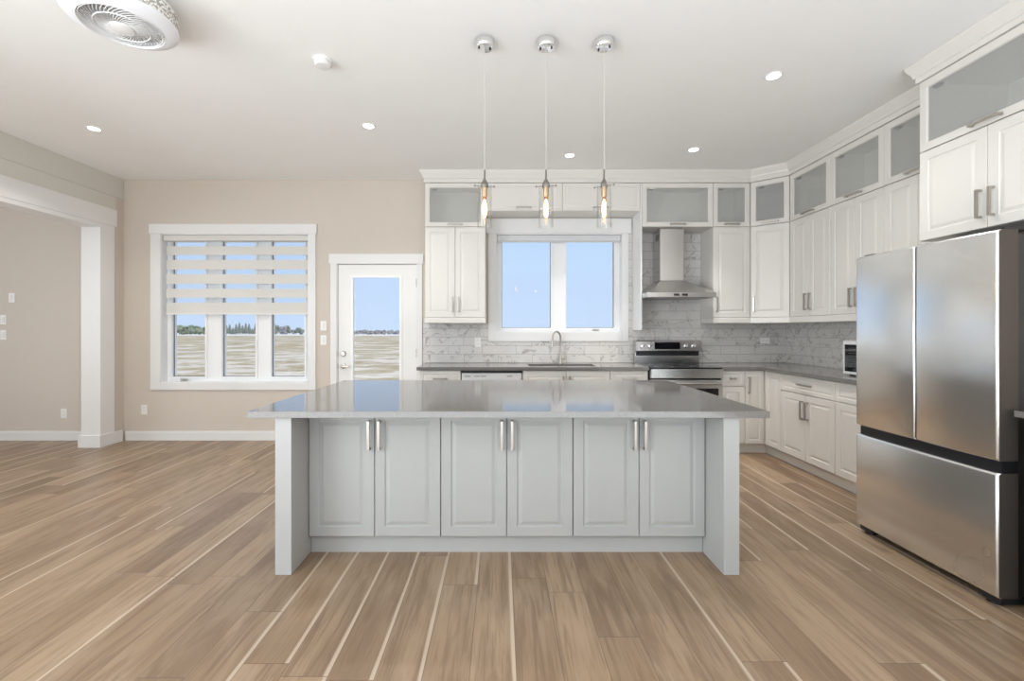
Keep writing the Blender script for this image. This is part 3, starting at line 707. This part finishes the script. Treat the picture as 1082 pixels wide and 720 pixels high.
# ------------------------------------------------------------------ ceiling things
def pendant(X, lab, rot):
    t = thing('pendant_light', lab, 'pendant light', (X, 2.82, 1.97), rot, 'row of three glass pendants over the island')
    zc = ZC-1.97
    bm = bmesh.new(); add_lathe(bm, [(.055, zc), (.055, zc-.008), (.058, zc-.012), (.058, zc-.04), (.052, zc-.05), (.001, zc-.052)], seg=40); cn = obj('canopy', bm, M_CHROME, t, smooth=True)
    for s in (-1, 1):
        bm = bmesh.new(); add_lathe(bm, [(.006, zc-.051), (.006, zc-.058), (.001, zc-.06)], (s*.035, 0, 0), 12); obj('screw', bm, M_BLACK, cn)
    bm = bmesh.new(); add_tube(bm, [(0, 0, .355), (0, 0, zc-.05)], .0018, 8); obj('cable', bm, mat('grey cable', (.55, .55, .53), .5) if 'grey cable' not in MATS else MATS['grey cable'], t)
    bm = bmesh.new(); add_lathe(bm, [(.0055, .36), (.0055, .305), (.009, .298), (.022, .272), (.024, .258), (.024, .250), (.02, .25)], seg=24); obj('stem', bm, M_STEM, t, smooth=True)
    bm = bmesh.new(); add_tube(bm, [(-.062, 0, .258), (.062, 0, .258)], .0028, 8)
    for s in (-1, 1): add_lathe(bm, [(.001, s*.056), (.007, s*.058), (.007, s*.064), (.001, s*.066)], (0, 0, .258), 12, 'x')
    obj('cross_pin', bm, M_STEM, t)
    bm = bmesh.new(); add_lathe(bm, [(.017, .25), (.018, .20), (.015, .19)], seg=20); obj('socket', bm, MATS.get('brass socket') or mat('brass socket', (.55, .38, .22), .35, 1.), t, smooth=True)
    bm = bmesh.new(); add_lathe(bm, [(.043, .0), (.044, .002), (.044, .262), (.0415, .262), (.0415, .003), (.043, .0)], seg=40, cap=False)
    bmesh.ops.remove_doubles(bm, verts=bm.verts, dist=1e-6); obj('glass_shade', bm, M_SHADE, t, smooth=True)
    bm = bmesh.new(); add_lathe(bm, [(.012, .19), (.015, .16), (.0165, .12), (.0165, .09), (.012, .065), (.003, .05)], seg=20); bl = obj('bulb', bm, M_AMBER, t, smooth=True)
    bm = bmesh.new(); add_lathe(bm, [(.003, .175), (.010, .155), (.0128, .115), (.010, .075), (.002, .06)], seg=12); obj('filament', bm, M_FIL, bl)
    return t
pendant(-.10, 'leftmost glass cylinder pendant of the three over the island', .2)
pendant(.283, 'middle glass cylinder pendant of the three over the island', -.15)
pendant(.645, 'rightmost glass cylinder pendant of the three over the island', -.5)

def downlight(X, Y, lab):
    t = thing('recessed_light', lab, 'ceiling light', (X, Y, ZC-.004), 0, 'recessed downlights in the ceiling')
    bm = bmesh.new(); add_lathe(bm, [(.045, .0035), (.045, 0), (.056, -.003), (.060, .0035)], seg=36, cap=False); obj('trim_ring', bm, M_TRIM, t, smooth=True)
    bm = bmesh.new(); add_lathe(bm, [(.0445, -.0005), (.0445, .002)], seg=36); obj('diffuser', bm, M_LED, t)
    lamp('downlight', 'AREA', (0, 0, -.012), (0, 0, 0), DOWN, CLR, t, shape='DISK', size=.085, spread=1.35 if Y > 4.4 else 2.2)
for X, Y, l in ((-3.65, 4.06, 'small recessed downlight far left, near the shiplap beam'), (-1.17, 4.006, 'recessed downlight in front of the smoke alarm, between patio door and beam'),
                (.714, 4.68, 'recessed downlight just in front of the sink window cabinets'), (1.933, 4.53, 'recessed downlight in front of the hood cabinet'),
                (1.94, 3.216, 'large looking recessed downlight at the right, nearest the fridge cabinets')):
    downlight(X, Y, l)
t = thing('smoke_detector', 'round white smoke alarm on the ceiling', 'smoke alarm', (-1.19, 3.03, ZC))
bm = bmesh.new(); add_lathe(bm, [(.062, -.001), (.062, -.012), (.05, -.014)], seg=36); obj('mount', bm, M_PLATE, t, smooth=True)
bm = bmesh.new(); add_lathe(bm, [(.048, -.013), (.055, -.022), (.055, -.034), (.046, -.044), (.02, -.047), (.001, -.047)], seg=36); obj('cover', bm, M_TRIM, t, smooth=True)

# ceiling fan light
t = thing('ceiling_fan_light', 'round white enclosed ceiling fan with spiral grille and crystal rim', 'ceiling fan', (-2.03, 2.427, 2.98))
bm = bmesh.new(); add_lathe(bm, [(.20, .159), (.20, .12), (.235, .115), (.238, .10)], seg=64); obj('mount_drum', bm, M_TRIM, t, smooth=True)
bm = bmesh.new(); add_lathe(bm, [(.238, .10), (.247, .09), (.247, .02), (.24, .012)], seg=64, cap=False); obj('crystal_rim', bm, M_CRYS, t)
bm = bmesh.new(); add_lathe(bm, [(.249, .018), (.252, .008), (.246, .0), (.196, -.022), (.188, -.022), (.188, .014)], seg=72, cap=False); obj('light_ring', bm, M_RING, t, smooth=True)
bm = bmesh.new()
add_lathe(bm, [(.190, -.016), (.186, -.026), (.182, -.016)], seg=72, cap=False)
for rr in (.055, .120, .176): add_lathe(bm, [(rr-.0025, -.019-.1*(.18-rr)), (rr, -.024-.1*(.18-rr)), (rr+.0025, -.019-.1*(.18-rr))], seg=64, cap=False)
for k in range(44):
    a = 2*PI*k/44; pts = []
    for j in range(7):
        u = j/6; r = .05+.134*u; th = a+.9*u
        pts.append((r*math.cos(th), r*math.sin(th), -.018-.1*(.18-r)))
    add_tube(bm, pts, .0021, 5)
obj('grille', bm, M_TRIM, t)
bm = bmesh.new(); add_lathe(bm, [(.052, -.024), (.052, -.036), (.04, -.042), (.001, -.043)], seg=40); obj('hub', bm, M_TRIM, t, smooth=True)
for k in range(5):
    a0 = 2*PI*k/5; bm = bmesh.new(); vs_ = []
    for j in range(6):
        u = j/5; r = .06+.115*u
        for s_, z in ((-.16, .062), (.26, .036)):
            th = a0+s_*(1+.2*u)+.25*u; vs_.append(bm.verts.new((r*math.cos(th), r*math.sin(th), z)))
    for j in range(5): bm.faces.new((vs_[2*j], vs_[2*j+1], vs_[2*j+3], vs_[2*j+2]))
    r_ = bmesh.ops.extrude_face_region(bm, geom=bm.faces[:]); bmesh.ops.translate(bm, vec=(0, 0, .003), verts=[v for v in r_['geom'] if isinstance(v, bmesh.types.BMVert)])
    obj('fan_blade', bm, M_PLATE, t)
bm = bmesh.new(); add_lathe(bm, [(.238, .099), (.10, .0985), (.001, .098)], seg=48, cap=False); obj('housing_plate', bm, mat('grey housing', (.72, .72, .73), .5), t)

# ------------------------------------------------------------------ switches and outlets
def outlet(name, X, Z, lab, kind='outlet', rz=0., Y=YW, group=None):
    t = thing(name, lab, 'outlet' if kind == 'outlet' else 'light switch', (X, Y, Z), rz, group)
    boxes('plate', M_PLATE, [(-.036, .036, -.006, -.0005, -.058, .058)], t, bev=.002)
    if kind == 'outlet':
        for z in (-.022, .022):
            r_ = boxes('socket', M_PLATE, [(-.016, .016, -.008, -.0055, z-.014, z+.014)], t, bev=.001)
            boxes('slots', M_SLOT, [(-.007, -.005, -.0085, -.0075, z-.003, z+.006), (.005, .007, -.0085, -.0075, z-.003, z+.006)], r_)
    else: boxes('rocker', M_TRIM, [(-.016, .016, -.010, -.0055, -.033, .033)], t, bev=.002)
PX = lambda x, y: ((x-529)*YW/F, H-(y-349)*YW/F)
outlet('wall_outlet', *PX(152.7, 433), 'white outlet low on the wall between the white post and the big window')
outlet('wall_outlet', *PX(67.8, 437), 'white outlet low on the wall of the room left of the post')
outlet('light_switch', *PX(12.8, 314.8), 'topmost white switch on the wall of the left room', 'switch')
outlet('light_switch', *PX(3.8, 338), 'middle white switch of the left room, partly cut by the photo edge', 'switch')
outlet('light_switch', *PX(3.8, 354), 'lowest white switch of the left room, partly cut by the photo edge', 'switch')
outlet('light_switch', *PX(342, 344.5), 'upper white switch between the big window and the patio door', 'switch')
outlet('light_switch', *PX(342, 359.5), 'lower white switch between the big window and the patio door', 'switch')
o = outlet('wall_outlet', -.275, 1.185, 'white outlet on the tile backsplash left of the sink window', Y=YW-.010)
t = thing('wall_outlet', 'sideways white outlet on the tile backsplash near the corner', 'outlet', (3.18, YW-.010, 1.205))
boxes('plate', M_PLATE, [(-.058, .058, -.006, -.0005, -.036, .036)], t, bev=.002)
for z in (-.022, .022):
    r_ = boxes('socket', M_PLATE, [(z-.014, z+.014, -.008, -.0055, -.016, .016)], t, bev=.001)
    boxes('slots', M_SLOT, [(z-.003, z+.006, -.0085, -.0075, -.007, -.005), (z-.003, z+.006, -.0085, -.0075, .005, .007)], r_)

# ------------------------------------------------------------------ outside
GZ = -.6
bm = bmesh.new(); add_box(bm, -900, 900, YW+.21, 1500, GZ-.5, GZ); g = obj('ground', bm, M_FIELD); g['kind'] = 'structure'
def blob_tree(x, y, h, w, m, lab, grp, seed, kind):
    r = random.Random(seed); t = thing('distant_tree' if kind != 'shrub' else 'distant_shrub', lab, 'tree' if kind != 'shrub' else 'shrub', (x, y, GZ), 0, grp)
    bm = bmesh.new(); add_tube(bm, [(0, 0, 0), (0, 0, h*.45)], [.02*h, .012*h], 6); obj('trunk', bm, M_BARK, t)
    bm = bmesh.new()
    if kind == 'fir':
        for k in range(5):
            z = h*(.08+.18*k); rr = w*(.5-.085*k); add_lathe(bm, [(rr, z), (rr*.35, z+h*.2), (.01, z+h*.27)], seg=9)
    else:
        for k in range(12):
            c = Vector((r.uniform(-.3, .3)*w, r.uniform(-.25, .25)*w, h*r.uniform(.18, .8))); s = r.uniform(.16, .26)*w
            bmesh.ops.create_icosphere(bm, subdivisions=2, radius=s, matrix=Matrix.Translation(c) @ Matrix.Diagonal((1, 1, min(1.2, .75*h/w), 1)))
        for v in bm.verts: v.co += Vector((r.uniform(-1, 1), r.uniform(-1, 1), r.uniform(-1, 1)))*.035*w
    obj('crown', bm, m, t)
TY = 190.
wx = lambda px, Y: (px-529)*Y/F
k = 0
rr = random.Random(3)
for px in [x_*4.3 for x_ in range(41, 53)]:
    k += 1; yy = TY+(k % 4)*5; blob_tree(wx(px, yy), yy, rr.uniform(3.6, 4.6), 5.0, M_FOL, 'round green tree in the dense grove on the horizon, left window pane', 'grove of round trees on the horizon', k, 'round')
for px in [236+x_*3.4 for x_ in range(0, 17)]:
    k += 1; yy = TY+(k % 4)*5; blob_tree(wx(px, yy), yy, rr.uniform(2.4, 5.6), 2.9, M_FIR, 'small dark fir on the horizon in the middle window pane', 'row of firs on the horizon', k, 'fir')
for px in [291+x_*4.2 for x_ in range(0, 10)]:
    k += 1; yy = TY+(k % 4)*5; blob_tree(wx(px, yy), yy, rr.uniform(2.2, 4.4), 3.2, M_BARE if rr.random() < .6 else M_FIR, 'small greyish tree on the horizon in the right window pane', 'thin grey trees on the horizon', k, 'round')
for px in [372+x_*3.8 for x_ in range(0, 14)]:
    k += 1; yy = TY+(k % 4)*5; blob_tree(wx(px, yy), yy, rr.uniform(1.7, 2.3), 3.2, M_BARE, 'low grey shrub on the horizon seen through the patio door', 'low shrubs on the horizon behind the door', k, 'shrub')
blob_tree(wx(612.5, 60), 60, 1.33+.6+.75, 1.3, M_BARE, 'wider grey treetop showing above the sill of the kitchen window', None, 201, 'round')
blob_tree(wx(623, 60), 60, 1.33+.6+.45, .9, M_BARE, 'smaller grey treetop beside the wider one in the kitchen window', None, 202, 'round')
